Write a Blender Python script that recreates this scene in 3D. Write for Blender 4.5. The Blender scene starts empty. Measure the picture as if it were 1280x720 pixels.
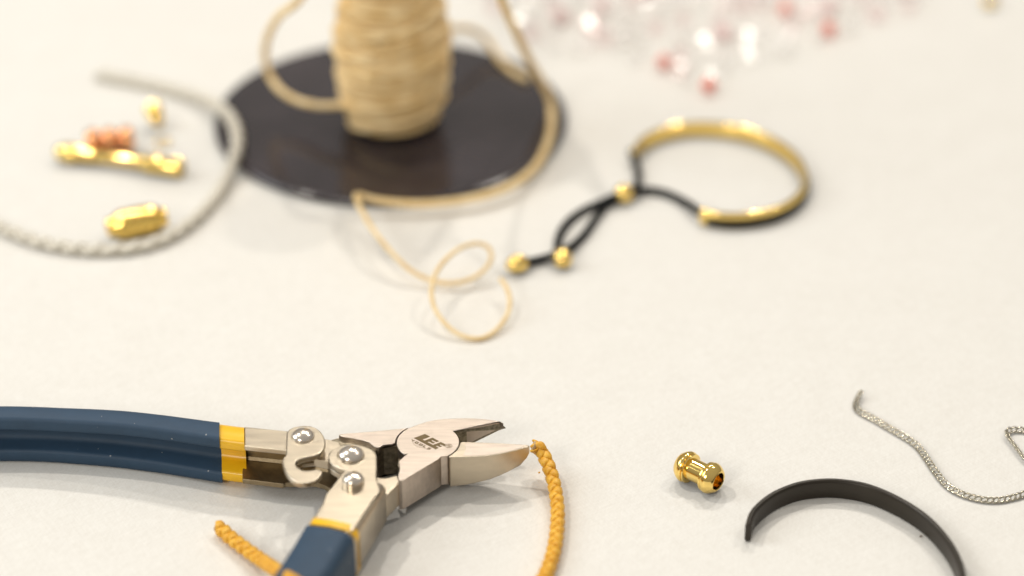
import bpy, bmesh, math, random
import numpy as np
from mathutils import Vector, Matrix, Quaternion

random.seed(7)
rng = np.random.default_rng(7)
scene = bpy.context.scene
COL = scene.collection
MM = 0.001

# ------------------------------------------------------------------ camera
F_PX, PITCH, CAM_H = 3000.0, math.radians(31.4), 385.0      # f in pixels of a 1280 wide frame, mm
cam_d = bpy.data.cameras.new("camera")
cam = bpy.data.objects.new("camera", cam_d)
COL.objects.link(cam)
cam.location = (0, 0, CAM_H * MM)
cam.rotation_euler = (math.radians(90) - PITCH, 0, 0)
cam_d.sensor_width = 36
cam_d.lens = F_PX / 1280 * 36
cam_d.clip_start, cam_d.clip_end = 0.02, 50
cam_d.dof.use_dof = True
cam_d.dof.focus_distance = 0.652
cam_d.dof.aperture_fstop = 4.2
scene.camera = cam

# ------------------------------------------------------------------ room light, lamps and an added fill
world = bpy.data.worlds.new("World")
scene.world = world
world.use_nodes = True
nt = world.node_tree
bg = nt.nodes["Background"]
tc = nt.nodes.new("ShaderNodeTexCoord")
sx = nt.nodes.new("ShaderNodeSeparateXYZ")
cr = nt.nodes.new("ShaderNodeValToRGB")
nt.links.new(tc.outputs["Generated"], sx.inputs[0])
nt.links.new(sx.outputs["Z"], cr.inputs[0])
nt.links.new(cr.outputs[0], bg.inputs[0])
e = cr.color_ramp.elements
e[0].position, e[0].color = 0.0, (0.66, 0.61, 0.55, 1)      # walls of the room
e[1].position, e[1].color = 1.0, (1.0, 0.97, 0.92, 1)       # pale ceiling
m_ = e.new(0.45); m_.color = (0.86, 0.82, 0.76, 1)
bg.inputs[1].default_value = 0.43


def area(name, loc, target, size, power, color, shape='DISK', size_y=None):
    d = bpy.data.lights.new(name, 'AREA')
    d.shape = shape
    d.size = size
    if size_y:
        d.size_y = size_y
    d.energy = power
    d.color = color
    o = bpy.data.objects.new(name, d)
    COL.objects.link(o)
    o.location = loc
    o.rotation_euler = (Vector(target) - Vector(loc)).to_track_quat('-Z', 'Y').to_euler()
    return o


TGT = (-0.02, 0.6, 0)
WARM = (1.0, 0.94, 0.85)
LAMPS = []
for k, (dx, dy, dz, pw) in enumerate([(0.40, 0.90, 1.25, 4.3), (-0.05, 0.98, 1.28, 4.3), (0.78, 0.40, 1.15, 2.4),
                                      (-0.62, 0.36, 1.25, 5.2)]):
    p = (TGT[0] + dx, TGT[1] + dy, dz)
    LAMPS.append(Vector(p))
    area("ceiling_spot", p, TGT, 0.055, pw, WARM)
area("front_fill_light", (-0.70, -0.55, 0.85), (-0.03, 0.65, 0), 0.45, 6.5, (1.0, 0.95, 0.87), 'DISK')  # added soft fill from front left, brightens faces turned to the viewer
area("window_light", (-1.15, 0.70, 0.72), (-0.05, 0.65, 0), 0.7, 6.0, (0.92, 0.97, 1.0), 'RECTANGLE', 0.6)

scene.view_settings.view_transform = 'Standard'
scene.view_settings.look = 'None'
scene.view_settings.gamma = 1
scene.view_settings.exposure = 0.03
scene.render.engine = 'CYCLES'
scene.cycles.use_denoising = True
scene.cycles.max_bounces = 10
scene.cycles.transparent_max_bounces = 24
scene.cycles.caustics_reflective = False
scene.cycles.sample_clamp_indirect = 6


# ------------------------------------------------------------------ helpers
def W(px, py, z=0.0):
    """the point at height z (mm) seen at pixel (px, py) of the 1280 x 720 photograph, in mm"""
    cp, sp = math.cos(PITCH), math.sin(PITCH)
    dx = (px - 640) / F_PX
    v = -(py - 360) / F_PX
    d = (dx, cp + v * sp, -sp + v * cp)
    t = (z - CAM_H) / d[2]
    return np.array([d[0] * t, d[1] * t, z])


def link(o, parent=None):
    COL.objects.link(o)
    if parent is not None:
        o.parent = parent
        # meshes are modelled in world coordinates: undo the Empty's own place, parts themselves sit at identity
        o.matrix_parent_inverse = Matrix.Translation(-Vector(parent.location)) if parent.type == 'EMPTY' else Matrix.Identity(4)
    return o


def mesh(name, verts, faces, m, parent=None, smooth=40, bevel=0, seg=2, recalc=True):
    """verts in mm"""
    me = bpy.data.meshes.new(name)
    me.from_pydata([tuple(float(c) * MM for c in v) for v in verts], [], [tuple(int(i) for i in f) for f in faces])
    if recalc:
        bm = bmesh.new(); bm.from_mesh(me)
        bmesh.ops.recalc_face_normals(bm, faces=bm.faces)
        bm.to_mesh(me); bm.free()
    if smooth:
        me.polygons.foreach_set('use_smooth', [True] * len(me.polygons))
        me.set_sharp_from_angle(angle=math.radians(smooth))
    me.materials.append(m)
    o = bpy.data.objects.new(name, me)
    link(o, parent)
    if bevel:
        b = o.modifiers.new("bevel", 'BEVEL')
        b.width = bevel * MM; b.segments = seg; b.limit_method = 'ANGLE'; b.angle_limit = math.radians(35)
        b.harden_normals = True
    return o


def empty(name, p, label, cat, group=None):
    o = bpy.data.objects.new(name, None)
    o.empty_display_size = 0.01
    o.location = Vector([c * MM for c in p])
    COL.objects.link(o)
    tag(o, label, cat, group)
    return o


def tag(o, label=None, cat=None, group=None, kind=None):
    if label: o['label'] = label
    if cat: o['category'] = cat
    if group: o['group'] = group
    if kind: o['kind'] = kind
    return o


def spline(pts, n=8, closed=False):
    P = [np.array(p, float) for p in pts]
    N = len(P)
    out = []
    for i in range(N if closed else N - 1):
        g = lambda j: P[j % N] if closed else P[min(max(j, 0), N - 1)]
        p0, p1, p2, p3 = g(i - 1), g(i), g(i + 1), g(i + 2)
        for k in range(n):
            t = k / n
            out.append(0.5 * ((2 * p1) + (-p0 + p2) * t + (2 * p0 - 5 * p1 + 4 * p2 - p3) * t * t + (-p0 + 3 * p1 - 3 * p2 + p3) * t ** 3))
    if not closed:
        out.append(P[-1])
    return out


def resample(path, step, closed=False):
    P = np.array(path, float)
    if closed:
        P = np.vstack([P, P[:1]])
    L = np.concatenate([[0], np.cumsum(np.linalg.norm(np.diff(P, axis=0), axis=1))])
    n = max(2, int(round(L[-1] / step)) + 1)
    s = np.linspace(0, L[-1], n)
    return np.stack([np.interp(s, L, P[:, k]) for k in range(3)], 1), s


def frames(P):
    T = np.gradient(P, axis=0)
    T /= np.linalg.norm(T, axis=1)[:, None] + 1e-12
    up = np.array([0, 0, 1.0])
    n0 = np.cross(T[0], up)
    if np.linalg.norm(n0) < 1e-3:
        n0 = np.array([1.0, 0, 0])
    n0 /= np.linalg.norm(n0)
    Ns = [n0]
    for i in range(1, len(P)):
        n = Ns[-1] - T[i] * np.dot(Ns[-1], T[i])
        Ns.append(n / (np.linalg.norm(n) + 1e-12))
    N = np.array(Ns)
    return T, N, np.cross(T, N)


def ring_faces(nr, ns, base=0, caps=True, closed=False):
    F = []
    for i in range(nr if closed else nr - 1):
        a, b = base + i * ns, base + ((i + 1) % nr) * ns
        for j in range(ns):
            k = (j + 1) % ns
            F.append((a + j, a + k, b + k, b + j))
    if caps and not closed:
        F.append(tuple(base + j for j in range(ns))[::-1])
        F.append(tuple(base + (nr - 1) * ns + j for j in range(ns)))
    return F


def tube_geo(path, r, sides=10, lobes=0, twist=0.0, lobe_amp=0.0, base=0):
    P = np.array(path, float)
    T, N, B = frames(P)
    L = np.concatenate([[0], np.cumsum(np.linalg.norm(np.diff(P, axis=0), axis=1))])
    R = np.full(len(P), r, float) if np.isscalar(r) else np.array(r, float)
    V = []
    for i in range(len(P)):
        for j in range(sides):
            a = 2 * math.pi * j / sides
            rr = R[i] * (1 + lobe_amp * math.cos(lobes * a - twist * L[i])) if lobes else R[i]
            V.append(P[i] + rr * (math.cos(a) * N[i] + math.sin(a) * B[i]))
    return V, ring_faces(len(P), sides, base)


def tube(name, path, r, m, parent=None, sides=10, **k):
    V, F = tube_geo(path, r, sides, **k)
    return mesh(name, V, F, m, parent, smooth=60)


def sweep(name, path, section, m, parent=None, side=1, smooth=40, bevel=0, closed=False, caps=True, nfix=None):
    """section: list of (n, z) or function of t in 0..1; path: mm points, z is added"""
    P = np.array(path, float)
    T = np.gradient(P[:, :2], axis=0)
    if closed:
        T = np.roll(P[:, :2], -1, axis=0) - np.roll(P[:, :2], 1, axis=0)
    T /= np.linalg.norm(T, axis=1)[:, None]
    V, ns = [], 0
    for i in range(len(P)):
        S = section(i / (len(P) - 1)) if callable(section) else section
        ns = len(S)
        n = np.array([-T[i][1], T[i][0]]) * side if nfix is None else np.array(nfix)
        for (a, z) in S:
            V.append((P[i][0] + n[0] * a, P[i][1] + n[1] * a, P[i][2] + z))
    return mesh(name, V, ring_faces(len(P), ns, caps=caps, closed=closed), m, parent, smooth, bevel)


def prism(name, pts, ztop, zbot, m, parent=None, bevel=0.25, world_xy=False, smooth=40, seg=2):
    """pts: pixel outline of the top face (seen at height ztop), extruded down to zbot (number or one per point)"""
    n = len(pts)
    zt = [ztop] * n if np.isscalar(ztop) else list(ztop)
    zb = [zbot] * n if np.isscalar(zbot) else list(zbot)
    top = [np.array([p[0], p[1], z]) if world_xy else W(p[0], p[1], z) for p, z in zip(pts, zt)]
    bot = [np.array([t[0], t[1], z]) for t, z in zip(top, zb)]
    F = [tuple(range(n)), tuple(range(2 * n - 1, n - 1, -1))]
    for i in range(n):
        j = (i + 1) % n
        F.append((i, n + i, n + j, j))
    return mesh(name, top + bot, F, m, parent, smooth, bevel, seg)


def lathe(name, prof, p0, d, m, parent=None, sides=40, smooth=35, wob=0):
    """prof: list of (x along axis, radius) from p0 along d"""
    d = np.array(d, float); d /= np.linalg.norm(d)
    a = np.cross(d, [0, 0, 1.0])
    if np.linalg.norm(a) < 1e-3: a = np.array([1.0, 0, 0])
    a /= np.linalg.norm(a); b = np.cross(d, a)
    V = []
    for (x, r) in prof:
        for j in range(sides):
            t = 2 * math.pi * j / sides
            rr = r + (wob * math.sin(9 * t) * math.sin(x * 2.1) if r > 3.6 else 0)
            V.append(np.array(p0) + d * x + max(rr, 1e-3) * (math.cos(t) * a + math.sin(t) * b))
    return mesh(name, V, ring_faces(len(prof), sides), m, parent, smooth)


def dome(name, p, r, h, m, parent, base=0.0):
    prof = []
    if base: prof += [(-base, r)]
    for k in range(9):
        t = k / 8 * math.pi / 2
        prof.append((h * math.sin(t), r * math.cos(t) if k < 8 else 0.001))
    return lathe(name, prof, p, (0, 0, 1), m, parent, 28, smooth=50)


def braid(name, path, R, w, th, pitch, m, parent, step=0.3, pairs=2, amp=None, sides=8, part='strand'):
    """round braid: `pairs` strands each way, flat ribbons passing over and under"""
    P, s = resample(path, step)
    T, N, B = frames(P)
    om = 2 * math.pi / pitch
    amp = th if amp is None else amp
    for hand in (1, -1):
        for k in range(pairs):
            ph = 2 * math.pi * k / pairs
            V = []
            for i in range(len(P)):
                a = hand * om * s[i] + ph
                over = math.cos(pairs * om * s[i] + (0 if pairs == 2 else math.pi * k))
                rad = R + hand * amp * over
                c, sn = math.cos(a), math.sin(a)
                er = c * N[i] + sn * B[i]
                et = -sn * N[i] + c * B[i]
                # direction across the ribbon: perpendicular to its run
                run = T[i] + hand * om * R * et
                run /= np.linalg.norm(run)
                ac = np.cross(er, run)
                ctr = P[i] + er * rad
                for j in range(sides):
                    q = 2 * math.pi * j / sides
                    cq, sq = math.cos(q), math.sin(q)
                    ww = w * math.copysign(abs(cq) ** 0.7, cq)
                    V.append(ctr + ac * ww + er * th * math.copysign(abs(sq) ** 0.7, sq) - er * 0.12 * abs(cq) * w)
            mesh(part, V, ring_faces(len(P), sides), m, parent, smooth=60)


# ------------------------------------------------------------------ materials
def mat(name, color, rough=0.5, metal=0.0, spec=0.5, noise=0.0, nscale=200, bump=0.0, bscale=800, col2=None, coat=0.0, rvar=0.0, detail=4, aniso=None):
    m = bpy.data.materials.new(name)
    m.use_nodes = True
    t = m.node_tree
    b = t.nodes["Principled BSDF"]
    b.inputs["Base Color"].default_value = (*color, 1)
    b.inputs["Roughness"].default_value = rough
    b.inputs["Metallic"].default_value = metal
    b.inputs["Specular IOR Level"].default_value = spec
    b.inputs["Coat Weight"].default_value = coat
    b.inputs["Coat Roughness"].default_value = 0.15
    co = t.nodes.new("ShaderNodeTexCoord")
    src = co.outputs["Object"]
    if aniso:
        mp = t.nodes.new("ShaderNodeMapping")
        mp.inputs["Scale"].default_value = aniso
        t.links.new(src, mp.inputs[0]); src = mp.outputs[0]
    if noise or col2:
        n = t.nodes.new("ShaderNodeTexNoise")
        n.inputs["Scale"].default_value = nscale
        n.inputs["Detail"].default_value = detail
        t.links.new(src, n.inputs["Vector"])
        r = t.nodes.new("ShaderNodeValToRGB")
        r.color_ramp.elements[0].position = 0.3
        r.color_ramp.elements[1].position = 0.7
        c2 = col2 or tuple(c * (1 - noise) for c in color)
        r.color_ramp.elements[0].color = (*c2, 1)
        r.color_ramp.elements[1].color = (*color, 1)
        t.links.new(n.outputs[0], r.inputs[0])
        t.links.new(r.outputs[0], b.inputs["Base Color"])
        if rvar:
            mr = t.nodes.new("ShaderNodeMapRange")
            mr.inputs["To Min"].default_value = rough - rvar
            mr.inputs["To Max"].default_value = rough + rvar
            t.links.new(n.outputs[0], mr.inputs[0])
            t.links.new(mr.outputs[0], b.inputs["Roughness"])
    if bump:
        n2 = t.nodes.new("ShaderNodeTexNoise")
        n2.inputs["Scale"].default_value = bscale
        n2.inputs["Detail"].default_value = 3
        t.links.new(src, n2.inputs["Vector"])
        bp = t.nodes.new("ShaderNodeBump")
        bp.inputs["Strength"].default_value = bump
        bp.inputs["Distance"].default_value = 0.0002
        t.links.new(n2.outputs[0], bp.inputs["Height"])
        t.links.new(bp.outputs[0], b.inputs["Normal"])
    return m


M_NICKEL = mat("satin_nickel", (0.575, 0.50, 0.39), 0.32, 1, noise=0.14, nscale=350, bump=0.14, bscale=2500, rvar=0.08, aniso=(0.3, 2.2, 1))
M_NICKEL_SHADED = mat("shade_darkened_nickel", (0.34, 0.27, 0.17), 0.45, 1, noise=0.3, nscale=300, bump=0.2, bscale=1500)  # nickel painted darker for the shade inside the left handle's channel
M_STEEL = mat("ground_steel", (0.58, 0.50, 0.43), 0.36, 1, noise=0.18, nscale=500, bump=0.2, bscale=2600, rvar=0.08, aniso=(0.22, 2.4, 1))
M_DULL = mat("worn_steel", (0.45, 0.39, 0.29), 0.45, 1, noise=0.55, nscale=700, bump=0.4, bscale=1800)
M_EDGE = mat("cutting_bevel_steel", (0.40, 0.36, 0.27), 0.42, 1, noise=0.6, nscale=1400, bump=0.4, bscale=3000)
M_ETCH = mat("etched_print", (0.17, 0.115, 0.045), 0.6, 0.2, noise=0.2, nscale=2000)
M_ETCH_FAINT = mat("faint_etched_print", (0.38, 0.29, 0.21), 0.6, 0.3)
M_RIVET = mat("rivet_steel", (0.82, 0.74, 0.64), 0.22, 1, noise=0.06, nscale=500, bump=0.08, bscale=1500)
M_GRIP = mat("blue_rubber", (0.022, 0.056, 0.104), 0.58, 0, 0.45, noise=0.12, nscale=300, bump=0.18, bscale=3500)
def add_specks(m, color, scale, thr):
    t = m.node_tree
    b = t.nodes["Principled BSDF"]
    src = b.inputs["Base Color"].links[0].from_socket
    co = t.nodes.new("ShaderNodeTexCoord")
    v = t.nodes.new("ShaderNodeTexVoronoi"); v.inputs["Scale"].default_value = scale
    t.links.new(co.outputs["Object"], v.inputs["Vector"])
    l = t.nodes.new("ShaderNodeMath"); l.operation = 'LESS_THAN'; l.inputs[1].default_value = thr
    t.links.new(v.outputs["Distance"], l.inputs[0])
    n = t.nodes.new("ShaderNodeTexNoise"); n.inputs["Scale"].default_value = 160
    t.links.new(co.outputs["Object"], n.inputs["Vector"])
    g = t.nodes.new("ShaderNodeMath"); g.operation = 'GREATER_THAN'; g.inputs[1].default_value = 0.52
    t.links.new(n.outputs[0], g.inputs[0])
    k = t.nodes.new("ShaderNodeMath"); k.operation = 'MULTIPLY'
    t.links.new(l.outputs[0], k.inputs[0]); t.links.new(g.outputs[0], k.inputs[1])
    x = t.nodes.new("ShaderNodeMix"); x.data_type = 'RGBA'
    x.inputs["B"].default_value = (*color, 1)
    t.links.new(k.outputs[0], x.inputs["Factor"]); t.links.new(src, x.inputs["A"])
    t.links.new(x.outputs["Result"], b.inputs["Base Color"])


add_specks(M_GRIP, (0.32, 0.33, 0.34), 330, 0.075)
M_COLLAR = mat("yellow_rubber", (0.95, 0.54, 0.012), 0.30, 0, 0.5, noise=0.1, nscale=150, bump=0.1, bscale=600)
M_GOLD = mat("polished_gold", (1.0, 0.72, 0.23), 0.10, 1, noise=0.05, nscale=200, bump=0.03, bscale=700)
M_GOLD_TEX = mat("hammered_gold", (1.0, 0.69, 0.18), 0.15, 1, bump=0.9, bscale=420)
M_ROSE = mat("rose_gold", (0.93, 0.46, 0.22), 0.16, 1, bump=0.05)
M_BLACK = mat("matte_black_metal", (0.027, 0.020, 0.012), 0.38, 0.25, 0.5, noise=0.15, nscale=300, bump=0.06, bscale=3000)
M_CORD = mat("black_cord", (0.004, 0.0045, 0.005), 0.6, 0, 0.15, noise=0.2, nscale=900, bump=0.5, bscale=2500)
M_ENAMEL = mat("black_inlay", (0.006, 0.006, 0.005), 0.45, 0, 0.2)
M_LEATHER = mat("orange_leather", (0.87, 0.50, 0.06), 0.40, 0, 0.4, col2=(0.68, 0.32, 0.022), nscale=480, bump=0.35, bscale=1600)
M_LEATHER_RAW = mat("raw_leather_end", (0.68, 0.47, 0.24), 0.7, 0, 0.3, noise=0.3, nscale=900, bump=0.6, bscale=2200)
M_TWINE = mat("waxed_twine", (0.92, 0.73, 0.42), 0.5, 0, 0.4, noise=0.30, nscale=160, bump=0.5, bscale=2500, col2=(0.74, 0.51, 0.21))
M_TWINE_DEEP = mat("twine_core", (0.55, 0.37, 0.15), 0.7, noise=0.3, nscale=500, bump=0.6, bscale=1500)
M_DISC = mat("dark_lacquer", (0.046, 0.036, 0.040), 0.15, 0, 0.7, noise=0.5, nscale=22, bump=0.06, bscale=70, rvar=0.05)
M_SILVER = mat("chain_silver", (0.50, 0.455, 0.36), 0.18, 1)
M_BRAID = mat("silver_braid", (0.86, 0.81, 0.70), 0.32, 0.25, noise=0.2, nscale=600, bump=0.3, bscale=2500)
M_RED = mat("coral_bead", (0.90, 0.28, 0.21), 0.15, 0, 0.5, noise=0.15, nscale=300)
M_PINK = mat("pink_bead", (0.93, 0.70, 0.68), 0.15, 0, 0.5, noise=0.15, nscale=300)
M_SPECK = mat("brown_crumb", (0.10, 0.05, 0.02), 0.8)


def clear_mat(name, tint, refl):
    m = bpy.data.materials.new(name)
    m.use_nodes = True
    t = m.node_tree
    for n in list(t.nodes):
        if n.type == 'BSDF_PRINCIPLED': t.nodes.remove(n)
    out = [n for n in t.nodes if n.type == 'OUTPUT_MATERIAL'][0]
    tr = t.nodes.new("ShaderNodeBsdfTransparent"); tr.inputs[0].default_value = (*tint, 1)
    gl = t.nodes.new("ShaderNodeBsdfGlossy"); gl.inputs["Roughness"].default_value = 0.2
    lw = t.nodes.new("ShaderNodeLayerWeight")
    pw = t.nodes.new("ShaderNodeMath"); pw.operation = 'POWER'; pw.inputs[1].default_value = 3.0
    ad = t.nodes.new("ShaderNodeMath"); ad.operation = 'MULTIPLY_ADD'; ad.inputs[1].default_value = 0.22; ad.inputs[2].default_value = 0.02 + refl; ad.use_clamp = True
    t.links.new(lw.outputs["Facing"], pw.inputs[0])
    mx = t.nodes.new("ShaderNodeMixShader")
    t.links.new(pw.outputs[0], ad.inputs[0]); t.links.new(ad.outputs[0], mx.inputs[0])
    df = t.nodes.new("ShaderNodeBsdfDiffuse"); df.inputs[0].default_value = (*[min(1, c * .97) for c in tint], 1)
    m2 = t.nodes.new("ShaderNodeMixShader"); m2.inputs[0].default_value = 0.12
    t.links.new(tr.outputs[0], m2.inputs[1]); t.links.new(df.outputs[0], m2.inputs[2])
    t.links.new(m2.outputs[0], mx.inputs[1]); t.links.new(gl.outputs[0], mx.inputs[2])
    t.links.new(mx.outputs[0], out.inputs[0])
    return m


M_CLEAR = clear_mat("clear_crystal", (0.99, 0.985, 0.98), 0.02)
M_BLUSH = clear_mat("blush_crystal", (0.98, 0.92, 0.92), 0.02)


def table_mat():
    m = bpy.data.materials.new("cream_table_laminate")
    m.use_nodes = True
    t = m.node_tree
    b = t.nodes["Principled BSDF"]
    b.inputs["Roughness"].default_value = 0.42
    b.inputs["Specular IOR Level"].default_value = 0.35
    co = t.nodes.new("ShaderNodeTexCoord")
    acc = None
    for ang, sc in ((32, (2200, 160, 1)), (-58, (1900, 150, 1)), (-14, (1500, 260, 1))):
        mp = t.nodes.new("ShaderNodeMapping")
        mp.vector_type = 'TEXTURE'
        mp.inputs["Rotation"].default_value = (0, 0, math.radians(ang))
        mp.inputs["Scale"].default_value = tuple(1 / q for q in sc)
        n = t.nodes.new("ShaderNodeTexNoise")
        n.inputs["Scale"].default_value = 1.0
        n.inputs["Detail"].default_value = 5
        n.inputs["Roughness"].default_value = 0.65
        t.links.new(co.outputs["Object"], mp.inputs[0]); t.links.new(mp.outputs[0], n.inputs["Vector"])
        if acc is None:
            acc = n.outputs[0]
        else:
            a = t.nodes.new("ShaderNodeMath"); a.operation = 'ADD'
            t.links.new(acc, a.inputs[0]); t.links.new(n.outputs[0], a.inputs[1]); acc = a.outputs[0]
    n = t.nodes.new("ShaderNodeTexNoise"); n.inputs["Scale"].default_value = 60; n.inputs["Detail"].default_value = 6
    t.links.new(co.outputs["Object"], n.inputs["Vector"])
    a = t.nodes.new("ShaderNodeMath"); a.operation = 'MULTIPLY_ADD'; a.inputs[1].default_value = 0.35
    t.links.new(n.outputs[0], a.inputs[0]); t.links.new(acc, a.inputs[2])
    mr = t.nodes.new("ShaderNodeMapRange")
    mr.inputs["From Min"].default_value = 1.37; mr.inputs["From Max"].default_value = 1.98
    t.links.new(a.outputs[0], mr.inputs[0])
    r = t.nodes.new("ShaderNodeValToRGB")
    r.color_ramp.elements[0].color = (0.71, 0.685, 0.635, 1)
    r.color_ramp.elements[1].color = (0.80, 0.782, 0.738, 1)
    t.links.new(mr.outputs[0], r.inputs[0]); t.links.new(r.outputs[0], b.inputs["Base Color"])
    bp = t.nodes.new("ShaderNodeBump"); bp.inputs["Strength"].default_value = 0.06; bp.inputs["Distance"].default_value = 0.0003
    t.links.new(a.outputs[0], bp.inputs["Height"]); t.links.new(bp.outputs[0], b.inputs["Normal"])
    return m


# ------------------------------------------------------------------ table
x0, x1, y0, y1, th = -900, 900, 150, 1500, 24
tb = mesh("table_surface", [(x0, y0, -th), (x1, y0, -th), (x1, y1, -th), (x0, y1, -th), (x0, y0, 0), (x1, y0, 0), (x1, y1, 0), (x0, y1, 0)],
          [(0, 1, 2, 3), (4, 5, 6, 7), (0, 1, 5, 4), (1, 2, 6, 5), (2, 3, 7, 6), (3, 0, 4, 7)], table_mat(), smooth=0)
tag(tb, kind='structure')

# ------------------------------------------------------------------ pliers
pl = empty("cutting_pliers", (-22.7, 531.5, 0), "nickel side cutting pliers with blue and yellow handles, jaws open on the table", "pliers")
ZT, ZB = 12.5, 3.0

# --- left handle, path runs from the hinge to the left
L_PATH = [W(398, 549, 14.8), W(355, 542.5, 14.8), W(306, 534.5, 14.8), W(277, 527.5, 15)]
L_PATH = [(p[0], p[1], 0) for p in L_PATH]
LG = [(-50, 530.6), (-57.0, 531.7), (-61.8, 532.4), (-72.4, 534.3), (-79.2, 535.8), (-87, 538.0), (-96.1, 540.5), (-107, 542.9), (-118.4, 544.4), (-129, 545.4), (-140.5, 545.8), (-156, 545.2), (-172, 543.2), (-186, 540)]
lg = np.array(spline([(x, y, 0) for x, y in LG], 6))


def cut(path, xa, xb):
    return [p for p in path if xb <= p[0] <= xa]


def channel(w, z0, z1, t, r=1.5):
    return [(w, z0), (w, z0 + t), (t + .8, z0 + t), (t, z0 + t + .8), (t, z1 - t - .8), (t + .8, z1 - t), (w, z1 - t), (w, z1),
            (r, z1), (r * .62, z1 - r * .08), (r * .29, z1 - r * .29), (r * .08, z1 - r * .62), (0, z1 - r), (0, z0 + r), (r * .29, z0 + r * .29), (r, z0)]


def grip_sec(w, z0, z1, lip, back, rnd=1.1, cav=1.3):
    h = z1 - z0
    return [(w - rnd, z0), (w - .3 * rnd, z0 + .3 * rnd), (w, z0 + rnd), (w, z0 + lip - .8), (w - .3, z0 + lip - .2), (w - 1.0, z0 + lip + .1),
            (back + cav, z0 + lip + .7), (back + .3, z0 + lip + 1.4), (back, z0 + lip + 2.2), (back, z1 - lip - 2.0), (back + .3, z1 - lip - 1.2), (back + cav, z1 - lip - .6),
            (w - 1.0, z1 - lip - .1), (w - .3, z1 - lip + .2), (w, z1 - lip + .8), (w, z1 - rnd), (w - .3 * rnd, z1 - .3 * rnd), (w - rnd, z1),
            (w * .5, z1 + .25), (2.0, z1), (.9, z1 - .4), (.25, z1 - 1.1), (0, z1 - 2.2), (0, z0 + 2.2), (.25, z0 + 1.1), (.9, z0 + .4), (2.0, z0)]


NF = (0.10, -0.995)
hc = sweep("handle_channel", cut(lg, -53, -73), channel(8.9, 4.0, 14.8, 1.3), M_NICKEL_SHADED, pl, nfix=NF)
nk = [p for p in cut(lg, -53, -72.6)]
prism("neck_plate", [(p[0], p[1] + .05) for p in nk] + [(p[0] + NF[0] * 9.1, p[1] + NF[1] * 9.1) for p in nk[::-1]], 14.98, 13.4, M_NICKEL, hc, world_xy=True, bevel=0.3)
gp = cut(lg, -78.6, -190)
gw = lambda t: 8.8 - 1.3 * min(1, t / .55)
sweep("handle_grip", gp, lambda t: grip_sec(gw(t), 0.1 + .8 * max(0, 1 - t / .3), 16.3 - 1.5 * min(1, t / .5), 3.7 + .4 * math.sin(t * 3), 2.3), M_GRIP, hc, smooth=50, nfix=NF)
sweep("grip_collar", cut(lg, -71.6, -79.4), grip_sec(8.5, 1.7, 15.7, 3.4, 2.4), M_COLLAR, hc, smooth=50, nfix=NF)
# floor plate of the channel reaching on below the hook
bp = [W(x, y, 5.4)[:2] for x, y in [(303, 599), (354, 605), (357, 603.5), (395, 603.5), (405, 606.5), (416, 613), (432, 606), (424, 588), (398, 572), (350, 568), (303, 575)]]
prism("channel_floor", bp, 5.4, 3.9, M_NICKEL_SHADED, hc, world_xy=True, bevel=0.2)

hook = [(358, 541), (361, 536.5), (368, 533), (380, 531.4), (389, 532.2), (396, 535), (401, 539), (404.5, 544), (406.7, 550), (406.5, 556), (404, 562), (400, 566.2), (394, 569), (384, 571.4), (376, 573),
        (371.2, 575.5), (369.6, 579), (371.5, 583.5), (376, 586.6), (382, 588), (388, 587.6), (394, 586.6), (400, 586.8), (403, 589), (402, 593), (398.5, 597), (393, 601), (385, 603.6), (377, 604), (370, 602.3), (363, 597.5), (357.5, 591), (354, 584), (352.2, 576), (354, 571.5), (357, 569), (357.4, 555)]
hk = prism("hook_plate", hook, 16.6, 14.9, M_NICKEL, pl, bevel=0.45, seg=3)
dome("rivet", W(378.5, 545.5, 16.6), 3.2, 1.9, M_RIVET, hk)
tube("hinge_pin_ring", spline([W(373, 587, 11), W(377, 582.5, 11), W(386, 580.5, 11), (W(398, 580, 11)), W(412, 580, 11)], 6), 0.7, M_NICKEL, pl)
# tie bar from the hook plate to the jaw tail
prism("link_bar", [(404, 548), (413, 549.5), (424, 553), (428, 562), (424, 574), (410, 577), (392, 573), (388, 562)], 13.2, 10.5, M_NICKEL, pl, bevel=0.3)

# --- jaw with the round boss, long arm and the far blade
c_px, r_mm = np.array([535.0, 552.2]), 8.45
cw = W(534.8, 552.4, ZT)


def circ(a0, a1, n, r=r_mm):
    return [(cw[0] + r * math.cos(math.radians(a0 + (a1 - a0) * k / (n - 1))), cw[1] + r * math.sin(math.radians(a0 + (a1 - a0) * k / (n - 1)))) for k in range(n)]


def wpx(l, z=ZT):
    return [tuple(W(x, y, z)[:2]) for x, y in l]


def wpx2(l, z=ZT):
    return [tuple(W(q[0], q[1], z)[:2]) for q in l]


def ang(px, py):
    w = W(px, py, ZT)
    return math.degrees(math.atan2(w[1] - cw[1], w[0] - cw[0]))


arcR = circ(ang(560, 569.5), ang(563, 540), 14)              # right side of the boss, counter clockwise
arcL = circ(ang(512, 534.6), ang(508.5, 566) % 360, 14)      # left side, counter clockwise
jawA = arcR + wpx([(593, 533.8), (624, 527.2), (629.5, 529)]) + wpx2(spline([(627, 527.2, 0), (620, 525.6, 0), (605, 523.7, 0), (581.6, 522.6, 0), (553.4, 523.6, 0), (536, 526.4, 0), (524, 530, 0)], 3)) \
    + wpx([(517, 532.6)]) + arcL + wpx([(509.5, 567), (503, 572), (498.5, 577), (499.5, 586), (497.5, 594), (498, 600.5), (503, 600.8), (525, 587.5), (549, 573), (551, 570.6)])
nA = len(arcR)
zbA = [ZB] * len(jawA)
for q, zz in ((nA - 1, 5.0), (nA, 8.0), (nA + 1, 10.2), (nA + 2, 10.6)):
    zbA[q] = zz
for q in range(19):
    zbA[nA + 3 + q] = 10.2 - 7.2 * (q / 18) ** 1.0
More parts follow.
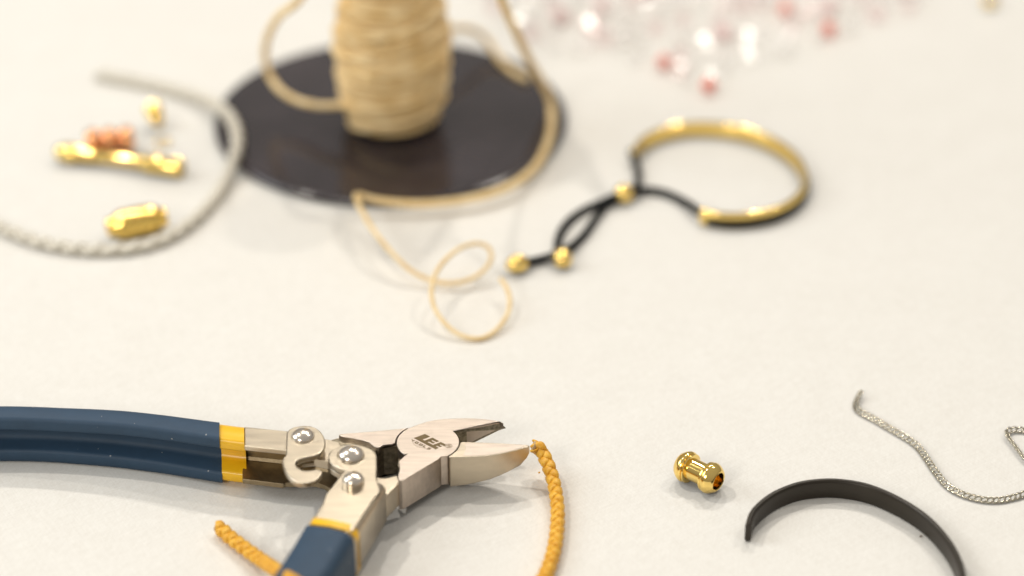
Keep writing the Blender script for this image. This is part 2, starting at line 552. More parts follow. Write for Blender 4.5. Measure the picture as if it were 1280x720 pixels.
jA = prism("jaw_with_boss", jawA, ZT, zbA, M_STEEL, pl, bevel=0.22, world_xy=True)
# stepped-down tab of that jaw under the handle
prism("jaw_tab", [(497, 593), (501, 602), (492, 611), (482, 621), (470, 618), (440, 612), (428, 590), (440, 572), (462, 580), (472, 596), (484, 596.5)], 11.4, 4.0, M_NICKEL, pl, bevel=0.6, seg=3)
# cutting edge of the far blade
ta, tb_ = W(563.5, 540.2, ZT - .1), W(624.5, 527.0, ZT - .1)
ma, mb = W(570.5, 546.5, 9.0), W(632.5, 535.2, 10.3)
ba, bb_ = ta - [0, 0, 7.2], tb_ - [0, 0, 2.8]
mesh("cutting_edge", [ta, tb_, mb, ma, ba, bb_], [(0, 1, 2, 3), (3, 2, 5, 4), (0, 3, 4), (1, 5, 2), (0, 4, 5, 1)], M_EDGE, jA, smooth=30)

# --- near blade
arcR2 = circ(ang(560, 569.8), ang(574.5, 553), 9, r_mm + .28)
near_top = [(w[0], w[1], 2.8) for w in arcR2]
outer = [(578, 552.2, 2.8), (610, 553.2, 3.5), (640, 554.8, 7), (660, 555.9, 9.8), (662.2, 557.2, 10.2), (658.5, 559, 8.8), (650, 561.3, 7.3), (636, 564.9, 6.0), (625, 567.6, 5.4), (614, 569.5, 4.8), (602, 570.6, 4.2), (589, 571.2, 3.6), (575, 571.5, 3.1), (562.5, 571.6, 2.8)]
pts = [(a, b) for a, b, _ in near_top] + wpx([(a, b) for a, b, _ in outer])
zb = [c for *_, c in near_top] + [c for *_, c in outer]
nb = prism("near_blade", pts, ZT, zb, M_NICKEL, pl, bevel=0.18, world_xy=True)
prism("ground_face", [(581, 553.5), (612, 554.3), (640, 555.6), (658, 556.6), (648, 560.6), (634, 564.3), (613, 568.4), (590, 569.9), (579, 569.6), (582.5, 561)], ZT + .06, ZT - .3, M_STEEL, nb, bevel=0)
# --- tail of that jaw on the far side of the boss
arcT = circ(ang(511.5, 534.6), ang(495.6, 553) % 360, 8, r_mm + .28)
tail = arcT + wpx([(490, 555), (479, 556), (474, 559.5), (468, 558), (461, 552.5), (450, 549.5), (438, 547), (429, 546), (423, 543.6), (426, 542), (465, 539), (505, 535.2)])
jt = prism("jaw_tail", tail, ZT, ZB, M_STEEL, pl, bevel=0.25, world_xy=True)
# inner end of the tail, worn dark
ew = wpx([(471.5, 560.8), (479, 556.8), (496.5, 555.6), (497.5, 556.6), (479, 557.9), (472, 562.2)])
prism("tail_end", ew, ZT - .2, ZB, M_DULL, jt, bevel=0.2, world_xy=True)
prism("tail_step", [(408, 551), (424, 546.5), (432, 547.5), (450, 551), (462, 556), (470, 563), (472, 572), (450, 585), (430, 575), (412, 560)], 11.2, 4.0, M_DULL, pl, bevel=0.4)
# dark heart of the joint seen between arm and tail
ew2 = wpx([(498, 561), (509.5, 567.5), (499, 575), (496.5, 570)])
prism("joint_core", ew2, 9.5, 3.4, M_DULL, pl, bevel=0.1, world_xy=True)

# --- handle nearest the viewer: path along its right side, from the viewer to the joint
RG = [(-68, 392), (-64.5, 408), (-59.5, 426), (-53.5, 443), (-48.2, 458), (-43.4, 472), (-40.2, 483), (-37.2, 493.5), (-33.6, 505), (-31.2, 513)]
rg = np.array(spline([(x, y, 0) for x, y in RG], 8))


def cuty(path, ya, yb):
    return [p for p in path if ya <= p[1] <= yb]


def front_grip(w, z0, z1, lip, back, r=3.6):
    s = [(w - 1.1, z0), (w - .3, z0 + .3), (w, z0 + 1.1), (w, z0 + lip), (w - 1, z0 + lip + .6), (back, z0 + lip + 1.4), (back, z1 - lip - 1.4), (w - 1, z1 - lip - .6), (w, z1 - lip), (w, z1 - 1.1), (w - .3, z1 - .3), (w - 1.1, z1), (w * .55, z1 + .3)]
    for k in range(9):
        a = math.pi / 2 * k / 8
        s.append((r - r * math.sin(a), z1 - r + r * math.cos(a)))
    s += [(0, z0 + 2), (.6, z0 + .6), (2, z0)]
    return s


def front_channel(w, z0, z1, t, r=3.2):
    s = [(w, z0), (w, z0 + t), (t + .8, z0 + t), (t, z0 + t + .8), (t, z1 - r), (r, z1 - t), (w, z1 - t), (w, z1)]
    for k in range(9):
        a = math.pi / 2 * k / 8
        s.append((r - r * math.sin(a), z1 - r + r * math.cos(a)))
    return s + [(0, z0 + 1.2), (.4, z0 + .4), (1.2, z0)]


hf = sweep("handle_channel", cuty(rg, 484, 508), front_channel(12.3, 2.6, 16.0, 1.4), M_NICKEL, pl, smooth=50, bevel=0.2)
sweep("grip_collar", cuty(rg, 484.4, 489.4), front_grip(12.7, 1.2, 16.5, 3.6, 3), M_COLLAR, hf, smooth=50)
sweep("handle_grip", cuty(rg, 380, 485.0), lambda t: front_grip(13.1, 0.1, 17.0, 3.7, 3), M_GRIP, hf, smooth=50)
top_plate = [(409.7, 573), (411, 567), (415.5, 562), (427, 556.4), (442.7, 554.6), (453, 556.6), (462, 560), (468, 564.6), (471, 570), (471, 585), (470.8, 601), (474, 608.5), (475, 614), (466, 625), (455, 641), (440, 664), (391, 653), (398.5, 642), (402, 632), (407.5, 617), (415.5, 607), (423, 597), (431, 587.8), (424, 585.5), (416, 581), (411.5, 577.5)]
hp_ = prism("hinge_plate", top_plate, 16.1, 14.4, M_NICKEL, pl, bevel=0.4, seg=3)
prism("hinge_plate", [(409.5, 579), (411, 572), (416, 566), (427, 561), (442, 560), (458, 565), (462, 580), (450, 596), (432, 594), (422, 592), (413, 586.5)], 13.9, 12.2, M_NICKEL, pl, bevel=0.4, seg=3)
dome("rivet", W(438.5, 569.5, 16.1), 3.65, 2.4, M_RIVET, hp_)
pin = dome("rivet", W(441.8, 605.5, 16.1) + np.array([0, 0, 1.6]), 2.85, 1.7, M_RIVET, hp_, base=2.0)

# --- print on the boss
O, U, Vv = np.array([518.8, 547.6]), np.array([24.0, 12.4]), np.array([13.1, -4.9])


def glyph_poly(name, uv, zt=ZT + .05, m=M_ETCH):
    pts = [O + U * u + Vv * v for u, v in uv]
    prism(name, [tuple(p) for p in pts], zt, ZT - .05, m, jA, bevel=0, smooth=0)


glyph_poly("letter", [(-.03, -.06), (1.10, -.06), (1.09, .27), (.24, .27), (.24, 1), (-.03, 1)])
glyph_poly("letter", [(.35, .272), (.50, .272), (.50, .42), (.70, .42), (.70, .62), (.50, .62), (.50, .76), (.70, .76), (.70, 1.02), (.35, 1.02)])
glyph_poly("letter", [(.79, .272), (.93, .272), (.93, .42), (1.07, .42), (1.07, .62), (.93, .62), (.93, .76), (1.10, .76), (1.10, 1.02), (.79, 1.02)])

STROKES = {'T': [(0, .68, 1, 1), (.33, 0, .67, .679)], 'O': [(0, 0, .3, 1), (.7, 0, 1, 1), (.301, 0, .699, .27), (.301, .73, .699, 1)], 'L': [(0, 0, .36, 1), (.361, 0, 1, .3)],
           'S': [(0, 0, 1, .25), (0, .38, 1, .62), (0, .75, 1, 1), (.68, .251, 1, .379), (0, .621, .32, .749)],
           'R': [(0, 0, .3, 1), (.301, .75, 1, 1), (.301, .38, 1, .58), (.7, .581, 1, .749), (.6, 0, .95, .379)]}


def letter(ch, cx, cy, u, v, m):
    """block letter printed on the boss"""
    V, Fx = [], []
    for (a, b, c, d) in STROKES[ch]:
        k = len(V)
        for z in (ZT - .05, ZT + .05):
            for (p, q) in ((a, b), (c, b), (c, d), (a, d)):
                V.append(W(cx + (p - .5) * u[0] + (q - .5) * v[0], cy + (p - .5) * u[1] + (q - .5) * v[1], z))
        Fx += [(k + 3, k + 2, k + 1, k), (k + 4, k + 5, k + 6, k + 7)] + [(k + i, k + (i + 1) % 4, k + 4 + (i + 1) % 4, k + 4 + i) for i in range(4)]
    mesh("letter", V, Fx, m, jA, smooth=0)


for ch, cx, cy, u, v in [("T", 515.9, 550.3, (3.4, -.9), (2.4, 2.0)), ("O", 520.9, 553.3, (3.6, 1.5), (2.6, -2.2)), ("O", 526.2, 555.9, (3.6, 1.7), (2.8, -1.9)), ("L", 531.0, 558.2, (3.2, 1.5), (2.9, -1.7)), ("S", 536.4, 560.7, (4.0, .9), (2.8, -2.2))]:
    letter(ch, cx, cy, u, v, M_ETCH)
letter("R", 561.0, 557.4, (3.6, 1.6), (2.2, -1.6), M_ETCH_FAINT)
ring = [W(561 + 4.4 * math.cos(t) , 557.4 + 2.3 * math.sin(t), ZT + .02) for t in np.linspace(0, 2 * math.pi, 20)]
tube("print_line", ring, 0.09, M_ETCH_FAINT, jA, sides=5)
arc = spline([(515.6, 552.4, 0), (517.5, 555.5, 0), (521.5, 558.2, 0), (527, 559.6, 0), (533.5, 561.2, 0)], 5)
tube("print_line", [W(p[0], p[1], ZT + .02) for p in arc], 0.06, M_ETCH_FAINT, jA, sides=5)

# ------------------------------------------------------------------ orange braided leather cord
oc = empty("leather_cord", W(690, 640, 0), "mustard orange braided leather cord bending round the pliers' tip", "cord")
path = [W(667.5, 558, 8.2), W(674, 561, 7.6), W(681, 572, 6.0), W(689, 592, 4.2), W(694, 612, 3.0), W(697, 635, 2.3), W(696.5, 660, 2.0), W(693, 685, 2.0), W(687, 706, 2.0), W(678, 726, 2.0), W(655, 760, 2.0), W(610, 790, 2.0), W(545, 806, 5.5), W(480, 800, 16.0),
        W(430, 762, 20.6), W(404, 750, 20.6), W(384, 739, 20.4), W(367, 728, 18.4), W(351, 716.5, 11.0), W(334, 705, 5.0), W(318, 694, 2.8), W(303, 683, 2.3), W(289, 672.5, 2.0), W(274, 659, 2.0)]
path = spline(path, 8)
braid("leather_cord", path, 1.22, 1.26, 0.48, 6.4, M_LEATHER, oc, step=0.25, amp=0.46, sides=10)
for p, q in ((path[0], path[3]), (path[-1], path[-4])):
    d = np.array(p) - np.array(q)
    lathe("cut_end", [(0, 1.5), (.5, 1.6), (.7, 1.3), (.75, .01)], np.array(p) - .3 * d / np.linalg.norm(d), d, M_LEATHER_RAW, oc, 12)

# ------------------------------------------------------------------ gold barbell bead
a, b = W(857, 582.5, 4.3), W(890.5, 598.5, 4.3)
ax = (b - a) / np.linalg.norm(b - a)
bead = empty("gold_bead", W(872, 600, 0), "shiny gold barbell bead with two domed ends and an open bore", "bead")
c = (a + b) / 2
L = 6.6


def half_dome(sgn):
    pr = [(2.5, 2.9), (2.5, 3.95), (2.62, 4.15), (3.0, 4.2), (3.25, 4.05), (3.3, 3.95), (3.36, 4.2), (3.7, 4.42), (4.3, 4.4), (5.0, 4.15), (5.7, 3.7), (6.3, 3.2), (6.55, 2.85), (6.6, 2.6), (6.45, 2.45), (5.5, 2.4), (2.5, 2.4)]
    return pr


o = lathe("domed_end", half_dome(1), c, ax, M_GOLD, bead, 48)
o = lathe("domed_end", half_dome(1), c, -ax, M_GOLD, bead, 48)
V, Fc = [], []
lathe("tube", [(-3.0, 2.2), (-3.0, 3.1), (3.0, 3.1), (3.0, 2.2), (1.0, 2.16), (0.9, 0.01)], c, ax, M_GOLD, bead, 48)

# ------------------------------------------------------------------ black open cuff
cf = empty("open_cuff", W(1060, 640, 0), "matte black open cuff bangle standing on its edge below the silver chain", "bracelet")
cpts = [(60.9, 503.0), (63.0, 509.6), (68.4, 516.6), (75.2, 521.3), (81.8, 523.2), (88.4, 523.2), (95.8, 520.8), (103.2, 515.0), (109.6, 506.8), (113.8, 496.4), (115.4, 486), (114.4, 476), (110.5, 466), (104, 457.5), (95, 452.5), (85, 451), (76, 453), (70, 457.5)]
cp_ = spline([(x, y, 0) for x, y in cpts], 8)
t_, h_ = 1.7, 6.0
sec = [(0, .9), (0, h_ - .9), (.12, h_ - .4), (.45, h_ - .08), (.85, h_), (1.25, h_ - .08), (1.58, h_ - .4), (t_, h_ - .9), (t_, .9), (1.58, .4), (1.25, .08), (.85, 0), (.45, .08), (.12, .4)]
sweep("cuff_band", cp_, sec, M_BLACK, cf, side=-1, smooth=50, bevel=0.3)
hp = np.array(cp_[3]); hd = np.array(cp_[4]) - np.array(cp_[2]); hd /= np.linalg.norm(hd); hn = np.array([hd[1], -hd[0], 0])
lathe("pin_hole", [(0, .55), (.12, .5), (.12, .01)], hp + hn * 1.66 + np.array([0, 0, 3.0]), hn, M_ENAMEL, cf, 14)
# ------------------------------------------------------------------ silver curb chain
ch = empty("curb_chain", W(1170, 600, 0), "thin silver curb chain snaking off the right edge of the table view", "chain")
cpx = [(1075.5, 491, 1.6), (1071, 499, 1.0), (1068.5, 506, .9), (1071.5, 513, .9), (1080, 517.5, .9), (1090, 522, .9), (1110, 534, .9), (1132, 546.7, .9), (1147, 557.5, .9), (1159, 574, .9), (1170, 590.5, .9), (1183, 606.5, .9), (1197, 615.4, .9), (1214, 621.5, .9), (1232, 625.3, .9), (1250, 625.3, .9), (1267, 621.8, .9), (1282, 617, .9),
       (1302, 608, .9), (1312, 598, .9), (1304, 588, .9), (1289, 580, .9), (1279, 571.5, .9), (1270, 559, .9), (1262.5, 549, .9), (1256.5, 542, 1.3), (1259, 537.5, 1.3), (1268, 536.5, .9), (1282, 538, .9), (1300, 541, .9), (1318, 540, .9)]
cp0, _ = resample(spline([W(*p) for p in cpx], 10), .4)
for _ in range(40):
    cp0[1:-1] = .5 * cp0[1:-1] + .25 * (cp0[:-2] + cp0[2:])
cp3, _ = resample(cp0, 1.62)
# one link: a rounded oval of round wire
lv, lf = [], []
NR, NS = 14, 6
for i in range(NR):
    t = 2 * math.pi * i / NR
    c_ = np.array([1.0 * math.cos(t), .64 * math.sin(t), 0.0])
    rad = np.array([math.cos(t), math.sin(t), 0]); rad /= np.linalg.norm(rad)
    for j in range(NS):
        q = 2 * math.pi * j / NS
        lv.append(c_ + .31 * (math.cos(q) * rad + math.sin(q) * np.array([0, 0, 1.0])))
lf = ring_faces(NR, NS, closed=True)
first = None
T, N, B = frames(cp3)
for i in range(len(cp3)):
    tg = Vector(T[i]); up = Vector((0, 0, 1)); sd = up.cross(tg).normalized(); up = tg.cross(sd)
    R = Matrix((tg, sd, up)).transposed().to_4x4()
    R = R @ Matrix.Rotation(math.radians(34 + random.uniform(-4, 4)), 4, 'X') @ Matrix.Rotation(math.radians(32), 4, 'Z')
    Mx = Matrix.Translation(Vector(cp3[i]) * MM) @ R
    if first is None:
        first = mesh("link", lv, lf, M_SILVER, ch, smooth=80)
        o = first
    else:
        o = first.copy(); COL.objects.link(o)
        o.parent = ch
    o.matrix_parent_inverse = Matrix.Translation(-ch.location)
    o.matrix_basis = Mx

# ------------------------------------------------------------------ twine spool
dc = np.array([-42.0, 741.0])      # middle of the base
sc_ = np.array([-40.4, 732.5])     # axis of the wound spool
sp_ = empty("twine_spool", (dc[0], dc[1], 0), "spool of tan twine standing on a glossy black round base", "spool")
dprof = [(0.2, .01), (0.2, 59.5), (0.6, 60.6), (1.5, 61.0), (2.5, 60.7), (2.9, 59.8), (3.1, 57), (3.5, 40), (4.3, 24), (5.2, 18), (5.4, 14), (5.4, .01)]
lathe("base_disc", dprof, (dc[0], dc[1], 0), (0, 0, 1), M_DISC, sp_, 128, smooth=50)
lathe("top_disc", [(90 + z, r * .30) for z, r in dprof], (sc_[0], sc_[1], 0), (0, 0, 1), M_DISC, sp_, 96, smooth=50)
rz = [(5.2, 13.4), (8, 14.6), (12, 16.0), (18, 17.3), (33, 18.3), (44, 17.4), (52, 15.4), (58, 15.0), (66, 16.2), (76, 16.4), (84, 15.5), (89.5, 14)]
rad_at = lambda z: np.interp(z, [q[0] for q in rz], [q[1] for q in rz])
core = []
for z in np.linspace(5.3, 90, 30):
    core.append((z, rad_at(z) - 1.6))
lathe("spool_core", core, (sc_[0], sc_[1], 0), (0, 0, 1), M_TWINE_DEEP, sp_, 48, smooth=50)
wp = []
# layers of turns, each steeper and looser than the one below
for (pitch, up, extra, tilt) in ((1.9, 1, -.7, .25), (3.4, -1, .1, 1.6), (4.6, 1, .7, 2.8), (6.5, -1, 1.3, 3.8)):
    turns = int(82 / pitch)
    ph0 = rng.uniform(0, 6.28)
    jit = rng.normal(0, 1, turns + 2)
    for k in range(turns * 36):
        a = 2 * math.pi * k / 36
        u = k / (turns * 36)
        z = 6.4 + 82 * (u if up > 0 else 1 - u)
        jj = np.interp(k / 36, range(turns + 2), jit)
        z += tilt * (math.sin(a + ph0 + 1.5 * jj) + .45 * jj)
        z = min(max(z, 6.0), 89)
        r = rad_at(z) + extra + .25 * math.sin(3 * a + jj * 2)
        wp.append((sc_[0] + r * math.cos(a * up), sc_[1] + r * math.sin(a * up), z))
V, Fx = tube_geo(wp, 0.95, 7)
mesh("twine_winding", V, Fx, M_TWINE, sp_, smooth=80, recalc=False)


def onrad(a, r, z):
    return np.array([dc[0] + r * math.cos(math.radians(a)), dc[1] + r * math.sin(math.radians(a)), z])


def twine(name, pts, r, n=10, step=.35):
    P, s = resample(spline(pts, n), step)
    rr = r if np.isscalar(r) else np.interp(np.linspace(0, 1, len(P)), *zip(*r))
    return tube(name, P, rr, M_TWINE, sp_, sides=10, lobes=2, twist=3.4, lobe_amp=.16)


twine("loose_strand", [W(450, 140, 16), W(430, 132, 16), W(402, 132, 14.5), W(375, 127, 13), W(352, 114, 14), W(337, 94, 17), W(331, 70, 24), W(335, 45, 34), W(349, 20, 46), W(372, 2, 57), np.array([sc_[0] - 20, sc_[1] - 12, 68]), np.array([sc_[0] - 13, sc_[1] - 11.5, 76]), np.array([sc_[0] - 4, sc_[1] - 16.5, 80]), np.array([sc_[0] + 6, sc_[1] - 15.5, 81])], 1.25)
d1 = [np.array([sc_[0] - 4, sc_[1] - 16.2, 83]), np.array([sc_[0] + 6, sc_[1] - 15.6, 83.5]), np.array([sc_[0] + 15, sc_[1] - 9.5, 83]), W(612, -38, 77), W(629, 5, 60), W(645, 40, 44), W(662, 76, 27), W(678, 105, 14), W(688, 128, 6.5), W(690, 150, 4.6), W(686, 176, 4.3), W(672, 205, 4.3), W(648, 227, 4.2), W(615, 242, 4.0), W(575, 251, 3.9), W(530, 255, 4.2), W(490, 253, 4.6), W(465, 249, 5.6), W(449, 244, 7.5), W(446, 248, 9.0),
      W(455, 268, 10.0), W(470, 292, 9.5), W(490, 316, 7.5), W(512, 337, 4.5), W(535, 349, 2.6), W(560, 354, 2.2), W(585, 350, 3.0), W(604, 339, 4.5), W(614, 324, 6.5), W(611, 310, 8.5), W(597, 304.5, 10), W(578, 309, 11), W(560, 322, 11), W(546, 340, 10), W(539.5, 362, 8.2), W(543, 384, 6.0), W(556, 404, 3.6), W(576, 419, 1.6), W(600, 423, 1.0), W(620, 413, 1.4), W(634, 394, 3.0), W(637.5, 375, 4.4), W(633, 359, 5.4), W(625.5, 348.5, 6.0)]
twine("loose_strand", d1, [(0, 1.35), (.55, 1.35), (.6, 1.0), (.66, .72), (1, .66)])
twine("loose_strand", [W(548, 42, 20), W(566, 36, 17), W(590, 38, 13), W(608, 50, 9), W(621, 70, 5.6), W(634, 84, 4.4), W(648, 94, 4.2), W(660, 99, 4.4)], 1.2)

# ------------------------------------------------------------------ gold bangle with black sliding cord
bg_ = empty("gold_bangle", W(900, 225, 0), "gold half bangle with black inlay and black sliding cord", "bracelet")
bc = spline([(x, y, 0) for x, y in [(40.2, 711.0), (42.6, 718.6), (47.4, 724.8), (53.8, 729.2), (61.5, 731.6), (70.5, 731.2), (79, 728.4), (86.6, 722.8), (92.6, 715), (96.4, 705.5), (97.6, 695), (96.0, 685.2), (91.4, 676.8), (85, 670.8), (77.8, 667.6), (70.4, 666.6), (64.6, 667.6), (60.2, 669.6)]], 8)
bt, bh = 1.9, 5.6
bsec = [(0, .7), (0, bh - .7), (.12, bh - .35), (.4, bh - .1), (.8, bh), (1.1, bh), (1.5, bh - .1), (1.78, bh - .35), (bt, bh - .7), (bt, .7), (1.78, .35), (1.5, .1), (1.1, 0), (.8, 0), (.4, .1), (.12, .35)]
sweep("bangle_band", bc, bsec, M_GOLD, bg_, side=-1, smooth=60, bevel=.2)
osec = [(0.3, .8), (-.40, .95), (-.55, 1.3), (-.55, 3.2), (-.40, 3.6), (0.3, 3.8)]
sweep("black_inlay", bc[7:-5], osec, M_ENAMEL, bg_, side=-1, smooth=60)
for q in (bc[1], bc[-2]):
    pass
slide = W(780, 242, 3.2)
c1 = spline([W(789, 189, 3), W(794, 200, 2.6), W(797.5, 215, 1.6), W(797, 228, 1.8), W(792, 237, 2.6), W(782, 241.5, 3.3), W(768, 246, 2.2), W(750, 253.5, 1.4), W(731, 262, 1.3), W(714, 273.5, 1.3), W(702, 288, 1.3), W(697, 303, 1.4), W(698, 314, 1.9), W(702, 320, 2.6)], 8)
c2 = spline([W(874, 265, 3), W(863, 256.5, 2.4), W(845, 246.5, 1.5), W(825, 239.5, 1.4), W(805, 237.5, 1.6), W(794, 239, 2.6), W(781, 243.5, 2.4), W(768, 250, 1.5), W(754, 260.5, 1.3), W(742, 276, 1.3), W(731, 292, 1.3), W(717, 306, 1.5), W(703, 314.5, 2.7), W(690, 320, 2.4), W(676, 324, 1.6), W(655, 328.5, 2.2)], 8)
tube("sliding_cord", c1, 1.3, M_CORD, bg_, 10)
tube("sliding_cord", c2, 1.3, M_CORD, bg_, 10)


def round_bead(name, p, r, d, hole=1.1, stretch=1.0, m=M_GOLD, parent=bg_):
    pr = [(-r * stretch * .93 + .4, hole * .6)]
    for k in range(15):
        t = math.radians(20 + 140 * k / 14)
        pr.append((-r * stretch * math.cos(t), r * math.sin(t)))
    pr.append((r * stretch * .93 - .4, hole * .6))
    lathe(name, pr, p, d, m, parent, 32, smooth=60)


round_bead("slide_bead", slide, 3.3, W(760, 250, 3) - W(797, 236, 3))
round_bead("end_bead", W(703, 322.5, 3.1), 3.1, W(706, 330, 2.5) - W(702, 318, 3.2), stretch=1.15)
round_bead("end_bead", W(647, 329.5, 3.0), 3.0, W(640, 331, 3) - W(660, 327, 3), stretch=1.25)

# ------------------------------------------------------------------ silver grey braided cord
gc = empty("braided_cord", W(200, 300, 0), "silver grey braided cord curving round the gold findings and over the spool base", "cord")
gpx = [(122, 93, 2.1), (150, 98, 2.1), (180, 104, 2.1), (210, 111, 2.2), (238, 118.5, 2.6), (262, 127, 4.0), (280, 138, 6.0), (291, 152, 6.8), (296.5, 168, 6.8), (296, 186, 6.2), (290, 205, 4.6), (281, 225, 2.8), (267, 248, 2.2), (247, 270, 2.1), (221, 290, 2.1), (192, 303, 2.1), (160, 310, 2.1), (125, 312, 2.1), (88, 309.5, 2.1), (50, 302.5, 2.1), (15, 290, 2.1), (-20, 274, 2.1), (-60, 250, 2.1)]
gp_ = spline([W(*p) for p in gpx], 8)
braid("braided_cord", gp_, 1.2, 1.0, .6, 12, M_BRAID, gc, step=.45, amp=.6, sides=8)

# ------------------------------------------------------------------ gold findings on the left
tu = empty("tube_bead", W(171, 290, 0), "hammered gold tube bead lying beside the silver grey cord", "bead")
a, b = W(134, 285, 4.9), W(208, 270.5, 4.9)
l_ = np.linalg.norm(b - a)
lathe("bead_body", [(1.2, 1.6), (.2, 1.7), (0, 2.4), (.2, 3.0), (2.2, 3.4), (3.2, 4.3), (5, 4.75)] + [(q, 4.85) for q in np.linspace(5.6, l_ - 5.6, 24)] + [(l_ - 5, 4.75), (l_ - 3.2, 4.3), (l_ - 2.2, 3.4), (l_ - .2, 3.0), (l_, 2.4), (l_ - .2, 1.7), (l_ - 1.2, 1.6)], a, b - a, M_GOLD_TEX, tu, 72, smooth=60, wob=.22)

cl = empty("long_clasp", W(150, 215, 0), "long gold clasp with a bright rounded tip and flat-cut far end", "clasp")
a, b = W(68, 188.5, 3.5), W(228, 210, 3.3)
d = b - a; l_ = np.linalg.norm(d)
lathe("clasp_tip", [(0, .01), (.3, 1.2), (1.2, 2.3), (2.8, 3.0), (5.2, 3.4), (7.6, 3.35), (8.6, 3.0), (8.8, 2.1)], a, d, M_GOLD, cl, 40, smooth=60)
lathe("clasp_collar", [(8.6, 2.0), (8.7, 2.6), (14.2, 2.6), (14.5, 2.1), (14.5, 1.6)], a, d, M_GOLD, cl, 40)
lathe("clasp_shaft", [(14.2, 1.8), (14.4, 2.2), (20, 2.0), (28, 2.05), (33, 2.4), (33.2, 1.7)], a, d, M_GOLD, cl, 40)
lathe("clasp_end", [(32.8, 2.0), (33, 2.9), (33.6, 3.1), (l_ - .6, 3.25), (l_, 3.0), (l_, 2.0), (l_ - 4, 1.9), (l_ - 4, .01)], a, d, M_GOLD, cl, 40)

rs = empty("ribbed_bead", W(138, 190, 0), "rose gold ribbed bead leaning against the long gold clasp", "bead")
a, b = W(106, 178, 4.5), W(168, 173, 4.5)
l_ = np.linalg.norm(b - a); pr = [(0.8, 1.6), (0, 1.9)]
for k in range(37):
    u = k / 36
    pr.append((u * l_, 2.5 + 2.2 * abs(math.sin(3 * math.pi * u)) ** .6))
pr += [(l_, 1.9), (l_ - .8, 1.6)]
lathe("bead_body", pr, a, b - a, M_ROSE, rs, 36, smooth=60)

ec = empty("end_cap", W(197, 158, 0), "small gold end cap tipped up behind the rose gold bead", "end cap")
a, b = W(190, 133, 7.2), W(200, 158, 2.6)
d = b - a; l_ = np.linalg.norm(d)
lathe("cap_body", [(2.5, .01), (2.5, 2.3), (.1, 2.5), (0, 2.9), (.5, 3.1), (3, 3.1), (5, 2.6), (7, 1.7), (l_ - .8, 1.4), (l_, .8), (l_, .01)], a, d, M_GOLD, ec, 32)
jr = tag(lathe("jump_ring", [], (0, 0, 0), (0, 0, 1), M_GOLD) if False else tube("jump_ring", [W(204, 179, 0) + np.array([2.4 * math.cos(t), 2.4 * math.sin(t), .42]) for t in np.linspace(0.1, 6.1, 40)], .4, M_GOLD, None, 8), "tiny pale gold jump ring on the table in front of the end cap", "jump ring")

fb = empty("gold_crimp", W(1238, 6, 0), "small brassy crimp bead at the far right beyond the crystals", "bead")
round_bead("bead_body", W(1238, 2, 2.3), 2.4, (1, .4, 0), stretch=1.2, parent=fb)


# ------------------------------------------------------------------ crystals at the back
def crystal_mesh(name, n, r, h, tab):
    V = []
    for z, rr in ((-h, tab * .8), (-h * .15, r), (h * .15, r), (h, tab)):
        for j in range(n):
            t = 2 * math.pi * (j + .5) / n
            V.append((rr * math.cos(t), rr * math.sin(t), z))
    return V, ring_faces(4, n)


protos = {}


def crystal(i, p, quat, m, label, cat, group):
    key = (i, m.name)
    if key not in protos:
        n, r, h, tab = [(8, 3.2, 2.4, 1.5), (6, 2.9, 2.6, 1.3), (4, 3.0, 2.6, 1.7), (10, 3.9, 2.6, 1.8)][i]
        v, f = crystal_mesh("crystal_bead", n, r, h, tab)
        o = mesh("crystal_bead", v, f, m, None, smooth=0)
        protos[key] = o
    else:
        o = protos[key].copy(); COL.objects.link(o)
    o.rotation_mode = 'QUATERNION'
    o.rotation_quaternion = quat
    o.location = Vector(p) * MM
    tag(o, label, cat, group)
    return o


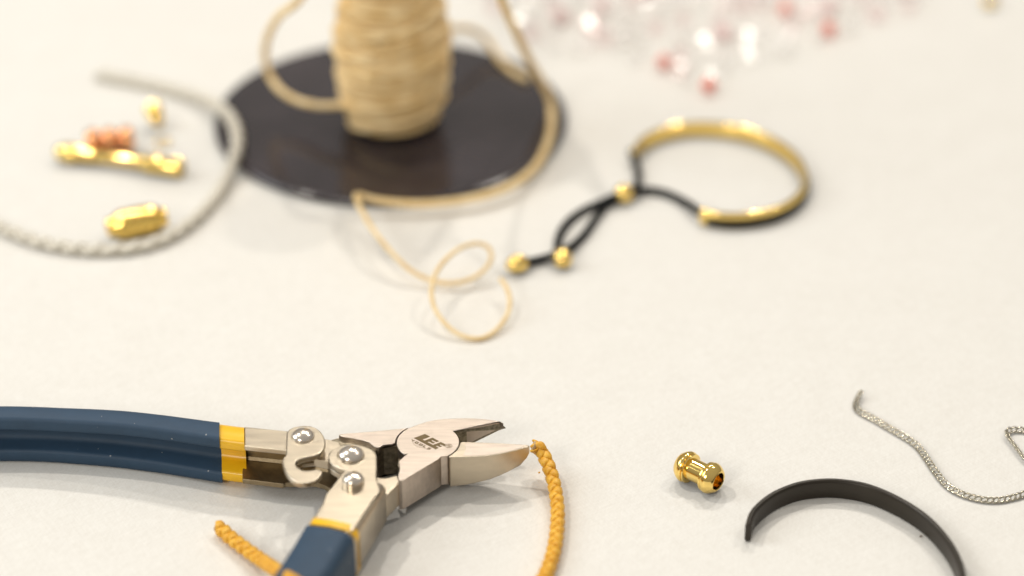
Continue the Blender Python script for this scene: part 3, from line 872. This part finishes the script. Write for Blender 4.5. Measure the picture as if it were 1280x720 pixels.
camv = Vector((0, 0, CAM_H))
edge_x = [560, 600, 640, 700, 760, 810, 850, 880, 910, 960, 1010, 1060, 1110, 1160, 1190]
edge_y = [-30, 12, 44, 66, 74, 86, 98, 108, 100, 76, 56, 38, 22, 2, -30]
placed = []
tries = 0
while len(placed) < 215 and tries < 30000:
    tries += 1
    px, py = rng.uniform(575, 1180), rng.uniform(-75, 112)
    ey = np.interp(px, edge_x, edge_y)
    if py > ey - 3: continue
    dens = min(1, (ey - py) / 45)
    if rng.uniform() > .18 + .82 * dens: continue
    lay = 0
    p = W(px, py, 3.0)
    near = [q for q in placed if (q[0] - p[0]) ** 2 + (q[1] - p[1]) ** 2 < 7.2 ** 2]
    if near:
        if dens < .6 or rng.uniform() > .25: continue
        p = W(px, py, 7.2)
        if any((q[0] - p[0]) ** 2 + (q[1] - p[1]) ** 2 + (q[2] - p[2]) ** 2 < 6.2 ** 2 for q in placed): continue
    placed.append(p)
for k, p in enumerate(placed):
    u = rng.uniform()
    i = int(rng.integers(0, 4))
    if u < .12:      # a facet that mirrors one of the lamps
        l = LAMPS[int(rng.integers(0, len(LAMPS)))] / MM
        v1 = (l - Vector(p)).normalized(); v2 = (camv - Vector(p)).normalized()
        nrm = (v1 + v2).normalized()
        q = Vector((0, 0, 1)).rotation_difference(nrm) @ Quaternion((0, 0, 1), rng.uniform(0, 6))
    else:
        q = Quaternion(Vector(rng.normal(0, 1, 3)).normalized(), rng.uniform(0, 6.28))
    w = rng.uniform()
    if w < .78:
        crystal(i, p, q, M_CLEAR, "clear faceted crystal bead in the loose heap behind the bangle", "bead", "clear crystal beads in the heap")
    elif w < .945:
        crystal(i, p, q, M_BLUSH, "pale blush faceted crystal bead in the loose heap behind the bangle", "bead", "blush crystal beads in the heap")
    else:
        crystal(i, p, q, M_PINK, "solid pink faceted bead among the clear crystals behind the bangle", "bead", "pink beads in the heap")
for (px, py, lab) in [(886, 106, "coral red bead lying nearest the bangle, at the front point of the crystal heap"), (830, 77, "coral red bead just left of the heap's front point, second nearest the bangle"),
                      (1036, 36, "coral red bead on the right side of the crystal heap"), (982, 10, "coral red bead at the top edge of the view in the crystal heap")]:
    q = Quaternion((0, 0, 1), math.radians(25)) @ Quaternion((0, 1, 0), math.radians(90))
    crystal(1, W(px, py, 3.0), q, M_RED, lab, "bead", "coral beads in the heap")

# ------------------------------------------------------------------ crumbs
def crumb(px, py, r, m, label):
    v = []
    for z, s in ((0, .8), (.5, 1), (1.0, .5)):
        for j in range(6):
            t = j * math.pi / 3
            k = s * r * random.uniform(.75, 1.2)
            v.append(W(px, py, 0) + np.array([k * math.cos(t), k * math.sin(t), z * r * 1.1 + .01]))
    tag(mesh("crumb", v, ring_faces(3, 6), m, None), label, "crumb")


crumb(1151, 671, .38, M_SPECK, "tiny dark brown speck on the table inside the black cuff")
crumb(674, 591, .3, M_LEATHER, "tiny orange crumb on the table beside the leather cord")
